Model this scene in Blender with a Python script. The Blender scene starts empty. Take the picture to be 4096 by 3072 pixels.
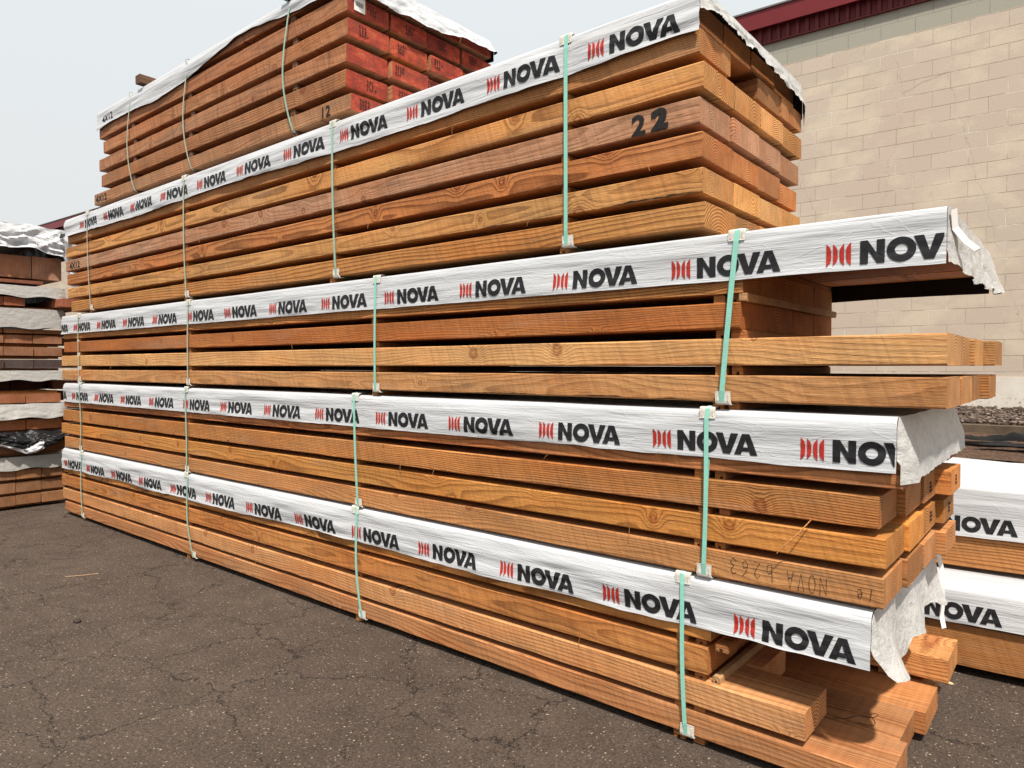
import bpy, bmesh, math, random
from mathutils import Vector, noise, Matrix
R = math.radians
scene = bpy.context.scene
C = scene.collection

# ------------------------------------------------------------------ camera, sky, sun, exposure
cd = bpy.data.cameras.new('camera'); cam = bpy.data.objects.new('camera', cd); C.objects.link(cam)
cam.location = (0, -2.55, 1.495)
cam.rotation_euler = (R(90 - 1.449), 0, R(39.485))
cd.sensor_width = 36; cd.lens = 2788.7 / 4096 * 36; cd.clip_start = .05; cd.clip_end = 500
scene.camera = cam
SUN = Vector((.375, -.35, .859)).normalized()
elev = math.asin(SUN.z); azim = math.atan2(SUN.x, SUN.y)
world = bpy.data.worlds.new('World'); scene.world = world; world.use_nodes = True
wt = world.node_tree; wn = wt.nodes; wn.clear()
sky = wn.new('ShaderNodeTexSky'); sky.sky_type = 'NISHITA'; sky.sun_disc = False
sky.sun_elevation = elev; sky.sun_rotation = azim; sky.dust_density = 3.0; sky.air_density = 1.2
bgs = wn.new('ShaderNodeBackground'); bgs.inputs[1].default_value = .1
wt.links.new(sky.outputs[0], bgs.inputs[0])
bgh = wn.new('ShaderNodeBackground'); bgh.inputs[0].default_value = (.80, .87, .905, 1); bgh.inputs[1].default_value = .63
wtc = wn.new('ShaderNodeTexCoord'); wsep = wn.new('ShaderNodeSeparateXYZ'); wt.links.new(wtc.outputs['Generated'], wsep.inputs[0])
wr = wn.new('ShaderNodeValToRGB'); wt.links.new(wsep.outputs[2], wr.inputs[0])
wr.color_ramp.elements[0].position = .0; wr.color_ramp.elements[0].color = (.80, .80, .785, 1)
wr.color_ramp.elements[1].position = .45; wr.color_ramp.elements[1].color = (.85, .89, .90, 1)
wt.links.new(wr.outputs[0], bgh.inputs[0])
wm = wn.new('ShaderNodeMixShader'); wm.inputs[0].default_value = .93
wt.links.new(bgs.outputs[0], wm.inputs[1]); wt.links.new(bgh.outputs[0], wm.inputs[2])
wo = wn.new('ShaderNodeOutputWorld'); wt.links.new(wm.outputs[0], wo.inputs[0])
sd = bpy.data.lights.new('sun', 'SUN'); sd.energy = 3.7; sd.angle = R(2.6); sd.color = (1, .93, .84)
sun = bpy.data.objects.new('sun', sd); C.objects.link(sun)
sun.rotation_euler = (-SUN).to_track_quat('-Z', 'Y').to_euler(); sun.location = (3, -4, 8)
scene.view_settings.view_transform = 'Standard'; scene.view_settings.look = 'None'
scene.view_settings.gamma = 1; scene.view_settings.exposure = .66
scene.render.engine = 'CYCLES'

# ------------------------------------------------------------------ node helpers
def lin(r, g, b):
    f = lambda c: (c/255/12.92) if c/255 <= .04045 else ((c/255+.055)/1.055)**2.4
    return (f(r), f(g), f(b), 1)
class N:
    def __init__(s, name):
        s.m = bpy.data.materials.new(name); s.m.use_nodes = True
        s.t = s.m.node_tree; s.b = s.t.nodes['Principled BSDF']; s.out = s.t.nodes['Material Output']
        s.b.inputs['Specular IOR Level'].default_value = .25
    def new(s, ty, **k):
        n = s.t.nodes.new(ty)
        for a, v in k.items(): setattr(n, a, v)
        return n
    def put(s, inp, v):
        if isinstance(v, bpy.types.NodeSocket): s.t.links.new(v, inp)
        elif v is not None: inp.default_value = v
    def math(s, op, a, b=None, c=None, clamp=False):
        n = s.new('ShaderNodeMath', operation=op); n.use_clamp = clamp
        s.put(n.inputs[0], a); s.put(n.inputs[1], b); s.put(n.inputs[2], c); return n.outputs[0]
    def vm(s, op, a, b=None):
        n = s.new('ShaderNodeVectorMath', operation=op); s.put(n.inputs[0], a)
        if op == 'SCALE': s.put(n.inputs['Scale'], b)
        else: s.put(n.inputs[1], b)
        return n.outputs['Value' if op in ('LENGTH', 'DOT_PRODUCT', 'DISTANCE') else 'Vector']
    def xyz(s, v):
        n = s.new('ShaderNodeSeparateXYZ'); s.put(n.inputs[0], v); return n.outputs
    def comb(s, x, y, z):
        n = s.new('ShaderNodeCombineXYZ'); s.put(n.inputs[0], x); s.put(n.inputs[1], y); s.put(n.inputs[2], z); return n.outputs[0]
    def noise(s, v, scale=1, detail=3, rough=.5, dist=0):
        n = s.new('ShaderNodeTexNoise'); s.put(n.inputs['Vector'], v); n.inputs['Scale'].default_value = scale
        n.inputs['Detail'].default_value = detail; n.inputs['Roughness'].default_value = rough; n.inputs['Distortion'].default_value = dist
        return n.outputs[0]
    def ramp(s, f, *stops, interp='LINEAR'):
        n = s.new('ShaderNodeValToRGB'); s.put(n.inputs[0], f); e = n.color_ramp.elements; n.color_ramp.interpolation = interp
        while len(e) < len(stops): e.new(.5)
        for i, (p, c) in enumerate(stops):
            e[i].position = p; e[i].color = c if not isinstance(c, (int, float)) else (c, c, c, 1)
        return n.outputs[0]
    def mix(s, f, a, b, mode='MIX'):
        n = s.new('ShaderNodeMix', data_type='RGBA', blend_type=mode); s.put(n.inputs[0], f); s.put(n.inputs[6], a); s.put(n.inputs[7], b); return n.outputs[2]
    def mr(s, v, a, b, c=0., d=1.):
        n = s.new('ShaderNodeMapRange'); s.put(n.inputs[0], v)
        for i, q in enumerate((a, b, c, d)): n.inputs[i+1].default_value = q
        return n.outputs[0]
    def bump(s, h, st=.5, dist=.01, prev=None):
        n = s.new('ShaderNodeBump'); n.inputs['Strength'].default_value = st; n.inputs['Distance'].default_value = dist
        s.put(n.inputs['Height'], h)
        if prev: s.put(n.inputs['Normal'], prev)
        s.t.links.new(n.outputs[0], s.b.inputs['Normal']); return n.outputs[0]
    def fin(s, col, rough=.7):
        s.put(s.b.inputs['Base Color'], col); s.put(s.b.inputs['Roughness'], rough); return s.m
    def obj(s): return s.new('ShaderNodeTexCoord').outputs['Object']

def wood_material(name, red=False, end=False, weathered=False):
    n = N(name); P = n.obj(); oi = n.new('ShaderNodeObjectInfo'); rnd = oi.outputs['Random']
    w1 = n.new('ShaderNodeTexWhiteNoise', noise_dimensions='1D'); n.put(w1.inputs['W'], n.math('MULTIPLY', rnd, 913.7))
    w2 = n.new('ShaderNodeTexWhiteNoise', noise_dimensions='1D'); n.put(w2.inputs['W'], n.math('MULTIPLY_ADD', rnd, 517.3, 5.2))
    r1 = n.xyz(w1.outputs['Color']); r2 = n.xyz(w2.outputs['Color'])
    off = n.vm('SCALE', w2.outputs['Color'], 40.)
    x, y, z = n.xyz(P)
    y0 = n.mr(r1[0], 0, 1, -.13, .13); z0 = n.mr(r1[1], 0, 1, -.20, .05)
    q = n.vm('ADD', P, off)
    big = n.noise(n.vm('MULTIPLY', q, (.55, 2.6, 2.6)), 1, 2)
    med = n.noise(n.vm('MULTIPLY', q, (2.2, 14, 14)), 1, 2)
    # knots: a sparse cell pattern on the narrow face
    kx = n.math('MULTIPLY_ADD', x, 1/.52, n.math('MULTIPLY', r2[0], 50)); kz = n.math('MULTIPLY_ADD', n.math('ADD', z, n.math('MULTIPLY', y, .12)), 1/.20, n.math('MULTIPLY', r2[1], 50))
    kv = n.comb(kx, kz, 0)
    vo = n.new('ShaderNodeTexVoronoi', voronoi_dimensions='2D', feature='F1'); n.put(vo.inputs['Vector'], kv); vo.inputs['Scale'].default_value = 1
    dv = n.xyz(n.vm('SUBTRACT', kv, vo.outputs['Position']))
    d = n.math('SQRT', n.math('ADD', n.math('POWER', n.math('MULTIPLY', dv[0], .52), 2), n.math('POWER', n.math('MULTIPLY', dv[1], .20), 2)))
    kc = n.xyz(vo.outputs['Color'])
    kon = n.math('GREATER_THAN', kc[0], .52)
    ksz = n.mr(kc[1], 0, 1, .009, .026)
    dn = n.math('ADD', n.math('DIVIDE', d, ksz), n.math('MULTIPLY', n.math('SUBTRACT', n.noise(q, 45, 2), .5), .9))
    swirl = n.math('MULTIPLY', n.math('POWER', 2.718, n.math('MULTIPLY', n.math('MULTIPLY', dn, dn), -.18)), .030)
    swirl = n.math('MULTIPLY', swirl, kon)
    rr = n.math('SQRT', n.math('ADD', n.math('POWER', n.math('SUBTRACT', y, y0), 2), n.math('POWER', n.math('SUBTRACT', z, z0), 2)))
    rr = n.math('ADD', rr, n.math('MULTIPLY', big, .10)); rr = n.math('ADD', rr, n.math('MULTIPLY', med, .012))
    if not end: rr = n.math('ADD', rr, swirl)
    fr = n.math('MULTIPLY', rr, n.mr(r2[2], 0, 1, 75, 140))
    f = n.math('FRACT', fr)
    ring = n.ramp(f, (0, .12), (.45, .25), (.82, 1.), (.93, .95), (1, .12))
    rstr = n.mr(n.math('MULTIPLY', r1[2], r1[2]), 0, 1, .30 if not end else .70, .85 if not end else 1.1)
    ringm = n.math('MULTIPLY', n.math('SUBTRACT', ring, .35), rstr)
    streak = n.noise(n.vm('MULTIPLY', q, (3.5, 120, 120)), 1, 3, .6)
    fine = n.noise(n.vm('MULTIPLY', q, (30, 190, 190)), 1, 2, .6)
    mott = n.noise(n.vm('MULTIPLY', q, (1.6, 8, 8)), 1, 4, .6)
    tone = n.math('SUBTRACT', 1.02, n.math('MULTIPLY', ringm, .95))
    tone = n.math('ADD', tone, n.math('MULTIPLY', n.math('SUBTRACT', streak, .5), .38))
    tone = n.math('ADD', tone, n.math('MULTIPLY', n.math('SUBTRACT', fine, .5), .30))
    tone = n.math('ADD', tone, n.math('MULTIPLY', n.math('SUBTRACT', mott, .5), .95))
    base = oi.outputs['Color']
    hue = n.noise(n.vm('MULTIPLY', q, (1.1, 5, 5)), 1.3, 3)
    tint = n.ramp(hue, (.30, (1.03, .91, .80, 1)), (.5, (1, 1, 1, 1)), (.70, (1.02, 1.10, 1.15, 1)))
    col = n.mix(1., base, tint, 'MULTIPLY')
    # the dark late wood is redder than the pale early wood
    col = n.mix(n.math('MULTIPLY', ring, n.math('MULTIPLY', rstr, .9), clamp=True), col, n.mix(1., col, (.74, .54, .36, 1), 'MULTIPLY'))
    sc = n.new('ShaderNodeVectorMath', operation='SCALE'); n.put(sc.inputs[0], col); n.put(sc.inputs['Scale'], tone); col = sc.outputs[0]
    if not end:
        ke = n.math('MULTIPLY', n.ramp(dn, (.0, .35), (.45, .15), (.8, 1.), (1.0, .85), (1.0, 0)) if False else n.math('MULTIPLY', n.mr(dn, 1.5, .95, 0, 1), n.mr(dn, .35, .95, .45, 1)), kon)
        col = n.mix(n.math('MULTIPLY', ke, .78), col, n.mix(1., col, (.50, .30, .20, 1), 'MULTIPLY'))
        # pitch pockets and dark bark streaks along the grain
        pv = n.new('ShaderNodeTexVoronoi', feature='F1'); n.put(pv.inputs['Vector'], n.vm('MULTIPLY', q, (5.0, 26, 26))); pv.inputs['Scale'].default_value = 1
        pk = n.math('MULTIPLY', n.math('LESS_THAN', n.math('ADD', pv.outputs['Distance'], n.math('MULTIPLY', streak, .22)), .17), n.math('GREATER_THAN', n.xyz(pv.outputs['Color'])[0], .62))
        col = n.mix(n.math('MULTIPLY', pk, .5), col, (.045, .022, .012, 1))
        sm = n.noise(n.vm('MULTIPLY', q, (1.7, 5, 9)), 1.5, 5, .65)
        col = n.mix(n.mr(sm, .62, .75, 0, .5), col, (.10, .07, .05, 1))
        saw = n.noise(n.vm('MULTIPLY', n.comb(n.math('ADD', n.xyz(q)[0], n.math('MULTIPLY', n.xyz(q)[2], .35)), n.xyz(q)[1], n.xyz(q)[2]), (55, 2, 2)), 1, 2)
        grey = n.noise(n.vm('MULTIPLY', q, (.9, 4, 7)), 1.2, 4, .6); col = n.mix(n.mr(grey, .55, .72, 0, .30), col, lin(150, 128, 106))
        col = n.mix(.32 if not weathered else .45, col, n.mix(1., col, n.ramp(saw, (.3, .55), (.6, 1.15)), 'MULTIPLY'))
    else:
        check = n.noise(n.vm('MULTIPLY', q, (4, 26, 70)), 1, 4, .7)
        col = n.mix(n.mr(check, .60, .72, 0, .45), col, (.10, .045, .02, 1))
        kerf = n.noise(n.vm('MULTIPLY', q, (2, 90, 9)), 1, 2)
        col = n.mix(.35, col, n.mix(1., col, n.ramp(kerf, (.3, .6), (.65, 1.2)), 'MULTIPLY'))
        saw = kerf
    if weathered:
        g = n.noise(n.vm('MULTIPLY', q, (2.5, 3, 30)), 1, 4, .6)
        col = n.mix(n.mr(g, .52, .74, .0, .30), col, lin(132, 112, 94))
        run = n.noise(n.vm('MULTIPLY', q, (16, 2, 1.5)), 1, 3, .6)
        col = n.mix(n.mr(run, .62, .74, 0, .45), col, (.05, .035, .028, 1))
    if red:
        pa = n.noise(n.vm('MULTIPLY', q, (1, 9, 16)), 1, 4, .65)
        rc = n.ramp(pa, (.30, lin(104, 32, 28)), (.48, lin(146, 38, 34)), (.60, lin(176, 62, 44)), (.72, lin(186, 100, 66)))
        gr = n.noise(n.vm('MULTIPLY', q, (1, 160, 140)), 1, 3)
        col = n.mix(.80, col, n.mix(1., rc, n.ramp(gr, (.3, .55), (.7, 1.35)), 'MULTIPLY'))
    h = n.math('ADD', n.math('MULTIPLY', saw, .6), n.math('ADD', n.math('MULTIPLY', streak, .9), n.math('MULTIPLY', fine, .8)))
    h = n.math('SUBTRACT', h, n.math('MULTIPLY', ring, .25))
    n.bump(h, .55, .0035)
    return n.fin(col, .78)
W_FACE = wood_material('douglas_fir_face'); W_END = wood_material('douglas_fir_end_grain', end=True)
W_OLD = wood_material('weathered_fir_face', weathered=True); W_RED = wood_material('red_painted_end_grain', red=True, end=True)

def wrap_material(name, base, patches=False, glossy=.36):
    n = N(name); P = n.obj()
    rid = n.noise(n.vm('MULTIPLY', P, (3, 150, 150)), 1, 3, .55)
    rid2 = n.noise(n.vm('MULTIPLY', P, (1.4, 34, 34)), 1, 3, .5)
    cr = n.noise(n.vm('MULTIPLY', P, (3.2, 12, 24)), 1, 5, .55, .5)
    weave = n.noise(n.vm('MULTIPLY', P, (420, 420, 420)), 1, 1)
    col = n.mix(n.mr(rid2, .42, .72, 0, .20), base, tuple(c*.72 for c in base[:3])+(1,))  # grey streaks: shading of the ridges painted into the colour
    dirt = n.noise(n.vm('MULTIPLY', P, (1.2, 5, 7)), 1.4, 5, .65)
    col = n.mix(n.mr(dirt, .55, .8, 0, .4), col, (.42, .40, .36, 1))
    if patches:
        pt = n.noise(n.vm('MULTIPLY', P, (3, 9, 14)), 1.6, 3, .6, 1.2)
        col = n.mix(n.mr(pt, .50, .54, 0, .50), col, (.38, .37, .36, 1))
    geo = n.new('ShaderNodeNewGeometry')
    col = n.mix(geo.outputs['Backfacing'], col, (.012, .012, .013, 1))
    b = n.bump(n.math('ADD', n.math('MULTIPLY', rid, 1.0), n.math('MULTIPLY', weave, .25)), .6, .0028)
    c2 = n.noise(n.vm('MULTIPLY', P, (2.6, 7, 9)), 1, 2, .5, 1.4)
    rdg = n.mr(n.math('ABSOLUTE', n.math('SUBTRACT', c2, .5)), .0, .022, 1, 0)
    b = n.bump(n.math('ADD', n.math('MULTIPLY', cr, .8), n.math('ADD', n.math('MULTIPLY', rid2, .8), n.math('MULTIPLY', rdg, .07))), .55, .012, b)
    return n.fin(col, glossy)
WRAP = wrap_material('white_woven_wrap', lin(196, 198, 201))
WRAP_SHADED = wrap_material('shaded_grey_wrap', lin(172, 170, 166), True)  # left stack covers: shade painted in as a greyer base colour
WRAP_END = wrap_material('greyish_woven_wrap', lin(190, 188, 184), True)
def plain(name, col, rough=.6, nz=.0, sc=20, bump=0, bd=.003):
    n = N(name); P = n.obj(); c = col
    if nz:
        q = n.noise(P, sc, 4, .6); c = n.mix(1., col, n.ramp(q, (.25, 1-nz), (.75, 1+nz)), 'MULTIPLY')
        if bump: n.bump(q, bump, bd)
    return n.fin(c, rough)
BLACK_INK = plain('black_print_ink', (.016, .016, .018, 1), .5, .35, 60)
RED_INK = plain('red_print_ink', (.42, .030, .020, 1), .5, .25, 60)
STENCIL = plain('black_stencil_paint', (.018, .016, .015, 1), .8, .5, 90)
PENCIL = plain('dark_crayon_line', (.06, .035, .022, 1), .9)
STRAP = plain('mint_polyester_strap', lin(142, 204, 188), .38, .12, 60)
STRAP_OLD = plain('faded_mint_strap', lin(150, 186, 168), .45, .14, 40)
STRAP_PALE = plain('pale_grey_green_strap', lin(168, 178, 160), .5, .14, 40)
PLASTIC = plain('dirty_white_plastic', lin(214, 208, 198), .5, .22, 60, .3)
TARP_BLACK = plain('black_tarpaulin_inside', (.012, .012, .013, 1), .35, .3, 12, .8, .03)
BARK = plain('dark_bark_strip', (.028, .018, .012, 1), .95, .5, 80, .5)
PAPER = plain('white_paper_tag', lin(226, 222, 216), .6, .05, 40)
CARDG = plain('grey_steel_cap', lin(110, 108, 108), .4, .1, 5)

# ------------------------------------------------------------------ object helpers
def link(name, bm_or_me, mats, parent=None, loc=(0, 0, 0), rot=(0, 0, 0), smooth=False):
    if isinstance(bm_or_me, bmesh.types.BMesh):
        me = bpy.data.meshes.new(name); bm_or_me.to_mesh(me); bm_or_me.free()
    else: me = bm_or_me
    for m in (mats if isinstance(mats, (list, tuple)) else [mats]): me.materials.append(m)
    if smooth:
        for p in me.polygons: p.use_smooth = True
    o = bpy.data.objects.new(name, me); C.objects.link(o); o.location = loc; o.rotation_euler = rot
    if parent: o.parent = parent
    return o
def tag(o, label=None, cat=None, group=None, kind=None):
    if label: o['label'] = label
    if cat: o['category'] = cat
    if group: o['group'] = group
    if kind: o['kind'] = kind
    return o
def empty(name, loc, rz=0):
    o = bpy.data.objects.new(name, None); C.objects.link(o); o.location = loc; o.rotation_euler = (0, 0, rz); o.empty_display_size = .2; return o
def add_box(bm, a, b):
    vs = [bm.verts.new((x, y, z)) for x in (a[0], b[0]) for y in (a[1], b[1]) for z in (a[2], b[2])]
    for f in ((0, 1, 3, 2), (4, 6, 7, 5), (0, 4, 5, 1), (2, 3, 7, 6), (0, 2, 6, 4), (1, 5, 7, 3)): bm.faces.new([vs[i] for i in f])
def box_bm(a, b):
    bm = bmesh.new(); add_box(bm, a, b); return bm
def ribbon(bm, pts, wdir, w, th, ndirs=None):
    """flat band through pts, width w along wdir, thickness th"""
    rings = []
    for i, p in enumerate(pts):
        p = Vector(p); a = Vector(pts[max(0, i-1)]); b = Vector(pts[min(len(pts)-1, i+1)])
        t = (b-a).normalized(); wd = Vector(wdir).normalized(); nn = t.cross(wd).normalized()
        rings.append([bm.verts.new(p + wd*(s*w/2) + nn*(q*th/2)) for s, q in ((-1, -1), (1, -1), (1, 1), (-1, 1))])
    for i in range(len(rings)-1):
        for k in range(4): bm.faces.new((rings[i][k], rings[i][(k+1) % 4], rings[i+1][(k+1) % 4], rings[i+1][k]))
    bm.faces.new(rings[0][::-1]); bm.faces.new(rings[-1])
def tube(bm, pts, r, k=6):
    rings = []
    for i, p in enumerate(pts):
        p = Vector(p); a = Vector(pts[max(0, i-1)]); b = Vector(pts[min(len(pts)-1, i+1)])
        t = (b-a).normalized(); u = t.orthogonal().normalized(); v = t.cross(u)
        rad = r if not callable(r) else r(i/(len(pts)-1))
        rings.append([bm.verts.new(p + (u*math.cos(2*math.pi*j/k) + v*math.sin(2*math.pi*j/k))*rad) for j in range(k)])
    for i in range(len(rings)-1):
        for j in range(k): bm.faces.new((rings[i][j], rings[i][(j+1) % k], rings[i+1][(j+1) % k], rings[i+1][j]))
    bm.faces.new(rings[0][::-1]); bm.faces.new(rings[-1])

# ------------------------------------------------------------------ timber
def beam_bm(L, W, H, seed, wane=0):
    rg = random.Random(seed); bm = bmesh.new()
    n = max(2, int(L/.11)); cs = [.0025+rg.random()*.0035 for _ in range(4)]
    bow = rg.uniform(-.002, .002); rings = []
    for i in range(n+1):
        x = -L/2 + L*i/n; t = i/n
        dz = bow*math.sin(math.pi*t)
        def j(k, a=.0012): return noise.noise(Vector((x*4+seed*3.1, k*7.7, seed*.37)))*a + rg.uniform(-.0004, .0004)
        c = [max(.001, cs[k]+noise.noise(Vector((x*6, k*9.1+3, seed*1.7)))*.0035+(wane*max(0, noise.noise(Vector((x*1.5, 5, seed)))) if k == wane and False else 0)) for k in range(4)]
        w, h = W/2, H/2
        pts = [(-w, -h+c[0]), (-w, h-c[1]), (-w+c[1], h), (w-c[2], h), (w, h-c[2]), (w, -h+c[3]), (w-c[3], -h), (-w+c[0], -h)]
        rings.append([bm.verts.new((x+(rg.uniform(-.0015, .0015) if i in (0, n) else 0), p[0]+j(k), p[1]+dz+j(k+20))) for k, p in enumerate(pts)])
    for i in range(n):
        for k in range(8): bm.faces.new((rings[i][k], rings[i+1][k], rings[i+1][(k+1) % 8], rings[i][(k+1) % 8]))
    a = bm.faces.new(rings[0]); b = bm.faces.new(rings[-1][::-1]); a.material_index = b.material_index = 1
    bm.normal_update(); bmesh.ops.recalc_face_normals(bm, faces=bm.faces[:])
    return bm
SEED = [1]
def beam(parent, x0, x1, y0, y1, z0, z1, col, name='beam', mats=None, rg=random):
    SEED[0] += 1
    o = link(name, beam_bm(x1-x0, y1-y0, z1-z0, SEED[0]), mats or [W_FACE, W_END], parent, ((x0+x1)/2, (y0+y1)/2, (z0+z1)/2))
    o.color = col; return o
def vary(col, a, rg):
    k = 1+rg.uniform(-a, a); w = rg.uniform(-a, a)*.5
    return (min(.9, col[0]*k*(1+w*.3)), col[1]*k, col[2]*k*(1-w), 1)
def spacer_bm(W, w=.042, h=.034, seed=0):
    rg = random.Random(seed); bm = bmesh.new()
    g = w*.14; q = h*.38; c = w*rg.uniform(-.1, .1); ch = h*.25
    if seed % 3: prof = [(-w/2, 0), (c-g, 0), (c-g, q), (c+g, q), (c+g, 0), (w/2, 0), (w/2, h-ch), (w/2-ch, h), (-w/2+ch*.4, h), (-w/2, h-ch*.4)]
    else: prof = [(-w/2, 0), (w/2, 0), (w/2, h-ch), (w/2-ch, h), (-w/2+ch*.4, h), (-w/2, h-ch*.4)]
    A = [bm.verts.new((x, rg.uniform(-.001, .001), z)) for x, z in prof]; B = [bm.verts.new((x, W, z)) for x, z in prof]
    bm.faces.new(A); bm.faces.new(B[::-1])
    for i in range(len(prof)): bm.faces.new((A[i], B[i], B[(i+1) % len(prof)], A[(i+1) % len(prof)]))
    bmesh.ops.recalc_face_normals(bm, faces=bm.faces[:]); return bm

# ------------------------------------------------------------------ cover sheet
class Wrap:
    """white sheet draped over the top of a pack: hangs hf down the front and back"""
    def __init__(s, x0, x1, y0, y1, zt, hf, seed, amp=.006, rad=.016, hem=.006, top_sag=.004, crumple=0, hem_fn=None, straps=(), ripple=0):
        s.__dict__.update(locals())
    def hemz(s, x): return s.hf + s.hem*noise.noise(Vector((x*1.9, s.seed, 0)))*1.3 + s.hem*.5*noise.noise(Vector((x*9, s.seed, 4))) + (s.hem_fn(x) if s.hem_fn else 0)
    def press(s, x):
        return 1-.8*max([math.exp(-((x-t)/.10)**2) for t in s.straps] or [0])
    def dy(s, x, d):   # outward bulge of the front at distance d under the top
        k = min(1, d/.05)
        a = noise.noise(Vector((x*1.3, d*13, s.seed*2.3)))*.9 + noise.noise(Vector((x*3.5, d*34, s.seed*1.3)))*.45 + .55*abs(noise.noise(Vector((x*1.7+d*9, d*24-x*.8, s.seed*4.1))))
        v = .005 + s.amp*(.8+a)*k*s.press(x) + .004*(d/s.hf)**2
        if s.crumple: v += s.crumple*(abs(noise.noise(Vector((x*4, d*8, s.seed))))*1.4+abs(noise.noise(Vector((x*9, d*14, s.seed+3))))*.4)
        return max(.004, v)
    def front(s, x, z, off=0): # y of the front sheet at height z
        return s.y0 - s.dy(x, max(0, s.zt-z)) - off
    def top(s, x, y):
        a = noise.noise(Vector((x*1.2, y*7, s.seed+5)))*.006
        if s.crumple: a += s.crumple*(abs(noise.noise(Vector((x*4, y*5, s.seed+8))))*2-.2)
        if s.ripple: a += s.ripple*(.5+.5*math.sin(y*17+.6*noise.noise(Vector((x*.7, y, s.seed)))*4))
        return s.zt + a*.6
    def mesh(s, end=None, left_end=None):
        bm = bmesh.new(); nx = max(4, int((s.x1-s.x0)/(.015 if not s.crumple else .05))); W = s.y1-s.y0; r = s.rad
        cols = []
        for i in range(nx+1):
            x = s.x0+(s.x1-s.x0)*i/nx; H = s.hemz(x); col = []
            for k in range(13):
                d = H - (H-r)*k/12; col.append((x, s.y0-s.dy(x, d), s.zt-d))
            for k in range(1, 4):
                a = k/4*math.pi/2; e = s.dy(x, r*(1-k/4)); col.append((x, s.y0-e+(r+e)*(1-math.cos(a)), s.zt-r+(r+(s.top(x, s.y0+r)-s.zt))*math.sin(a)))
            for k in range(9):
                y = s.y0+r+(W-2*r)*k/8; col.append((x, y, s.top(x, y)))
            for k in range(3, 0, -1):
                a = k/4*math.pi/2; e = s.dy(x+9, r*(1-k/4)); col.append((x, s.y1+e-(r+e)*(1-math.cos(a)), s.zt-r+(r+(s.top(x, s.y1-r)-s.zt))*math.sin(a)))
            H2 = s.hemz(x)+.006*math.sin(x*3)
            for k in range(8):
                d = r+(H2-r)*k/7; col.append((x, s.y1+s.dy(x+9, d), s.zt-d))
            cols.append([bm.verts.new(p) for p in col])
        for i in range(nx):
            for k in range(len(cols[0])-1): bm.faces.new((cols[i][k], cols[i][k+1], cols[i+1][k+1], cols[i+1][k]))
        bmesh.ops.reverse_faces(bm, faces=bm.faces[:])
        return bm
    def flap(s, side=1, hem=lambda y: .12, out=lambda y, v: .01, ny=44, nv=14, wr=.006, seed=0):
        """sheet hanging down over the end of the pack; hem(y) its length, out(y,v) how far it stands off"""
        bm = bmesh.new(); X = s.x1 if side > 0 else s.x0; g = []
        for i in range(ny+1):
            t = i/ny; y = s.y0+(s.y1-s.y0)*t; row = []
            h = hem(t)
            for k in range(nv+1):
                v = k/nv
                jt = min(1, t/.05, (1-t)/.05); jt = jt*jt*(3-2*jt) if h*v < s.hf*.8 else max(jt, .25)
                o = .0015+(out(t, v)+wr*v**.6*((noise.noise(Vector((y*11, v*3.4+seed, seed*3)))+.45*noise.noise(Vector((y*27, v*7, seed)))) if s.crumple < .02 else (1.3-3.2*abs(noise.noise(Vector((y*5+v*2, v*2.6-y*2, seed*3))))-1.2*abs(noise.noise(Vector((y*12, v*5, seed)))))))*jt
                zz = min(s.top(X, min(max(y, s.y0+s.rad), s.y1-s.rad)), s.zt+.03)-h*v; dd = max(0, s.zt-zz)
                ed = s.rad*(1-math.cos(min(1, dd/s.rad)*math.pi/2)) if dd < s.rad else s.rad
                yb = (s.y0-s.dy(X, dd)+(s.rad-ed)) if t < .5 else (s.y1+s.dy(X+9, dd)-(s.rad-ed))
                bl = max(0, 1-min(t, 1-t)/.05); yy = y*(1-bl)+yb*bl
                row.append(bm.verts.new((X+side*max(.0008, o), yy, zz)))
            g.append(row)
        for i in range(ny):
            for k in range(nv):
                bm.faces.new((g[i][k], g[i][k+1], g[i+1][k+1], g[i+1][k]) if side > 0 else (g[i][k], g[i+1][k], g[i+1][k+1], g[i][k+1]))
        return bm

# letters as flat outlines, unit: metres, height .078
LH = .078
def logo_polys():
    """returns [(polygon, colour)] ; a polygon is a list of loops (outer, holes)"""
    P = []
    h = LH; t = .16
    def bar(x, w, lo, hi, left_tall):
        if left_tall: return [(x, lo), (x+w*.85, lo+.016*1.), (x+w, lo+.026), (x+w, hi-.026), (x+w*.8, hi-.014), (x, hi)]
        return [(x, lo+.026), (x+w*.2, lo+.014), (x+w, lo), (x+w, hi), (x+w*.15, hi-.016), (x, hi-.026)]
    P.append(([bar(0, .0155, -.001, .079, True)], 1)); P.append(([bar(.0215, .0145, .002, .077, True)], 1))
    P.append(([bar(.0420, .0145, .000, .077, False)], 1)); P.append(([bar(.0625, .0155, -.001, .079, False)], 1))
    x = .106; w = .074; s = .0245
    P.append(([[(x, 0), (x, h), (x+s*.92, h), (x+w-s, h*.44), (x+w-s, h), (x+w, h), (x+w, 0), (x+w-s*.92, 0), (x+s, h*.56), (x+s, 0)]], 0))
    cx, cy, rx, ry = .2275, h/2, .0425, .0405
    ring = lambda a, b, m=28: [(cx+a*math.cos(2*math.pi*i/m), cy+b*math.sin(2*math.pi*i/m)) for i in range(m)]
    P.append(('ring', ring(rx, ry), ring(rx*.44, ry*.43), 0))
    x = .262; P.append(([[(x, h), (x+.029, h), (x+.0448, h*.36), (x+.0605, h), (x+.0895, h), (x+.0585, 0), (x+.031, 0)]], 0))
    x = .336; w = .088
    P.append(('A', x, w))
    return P
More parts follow.
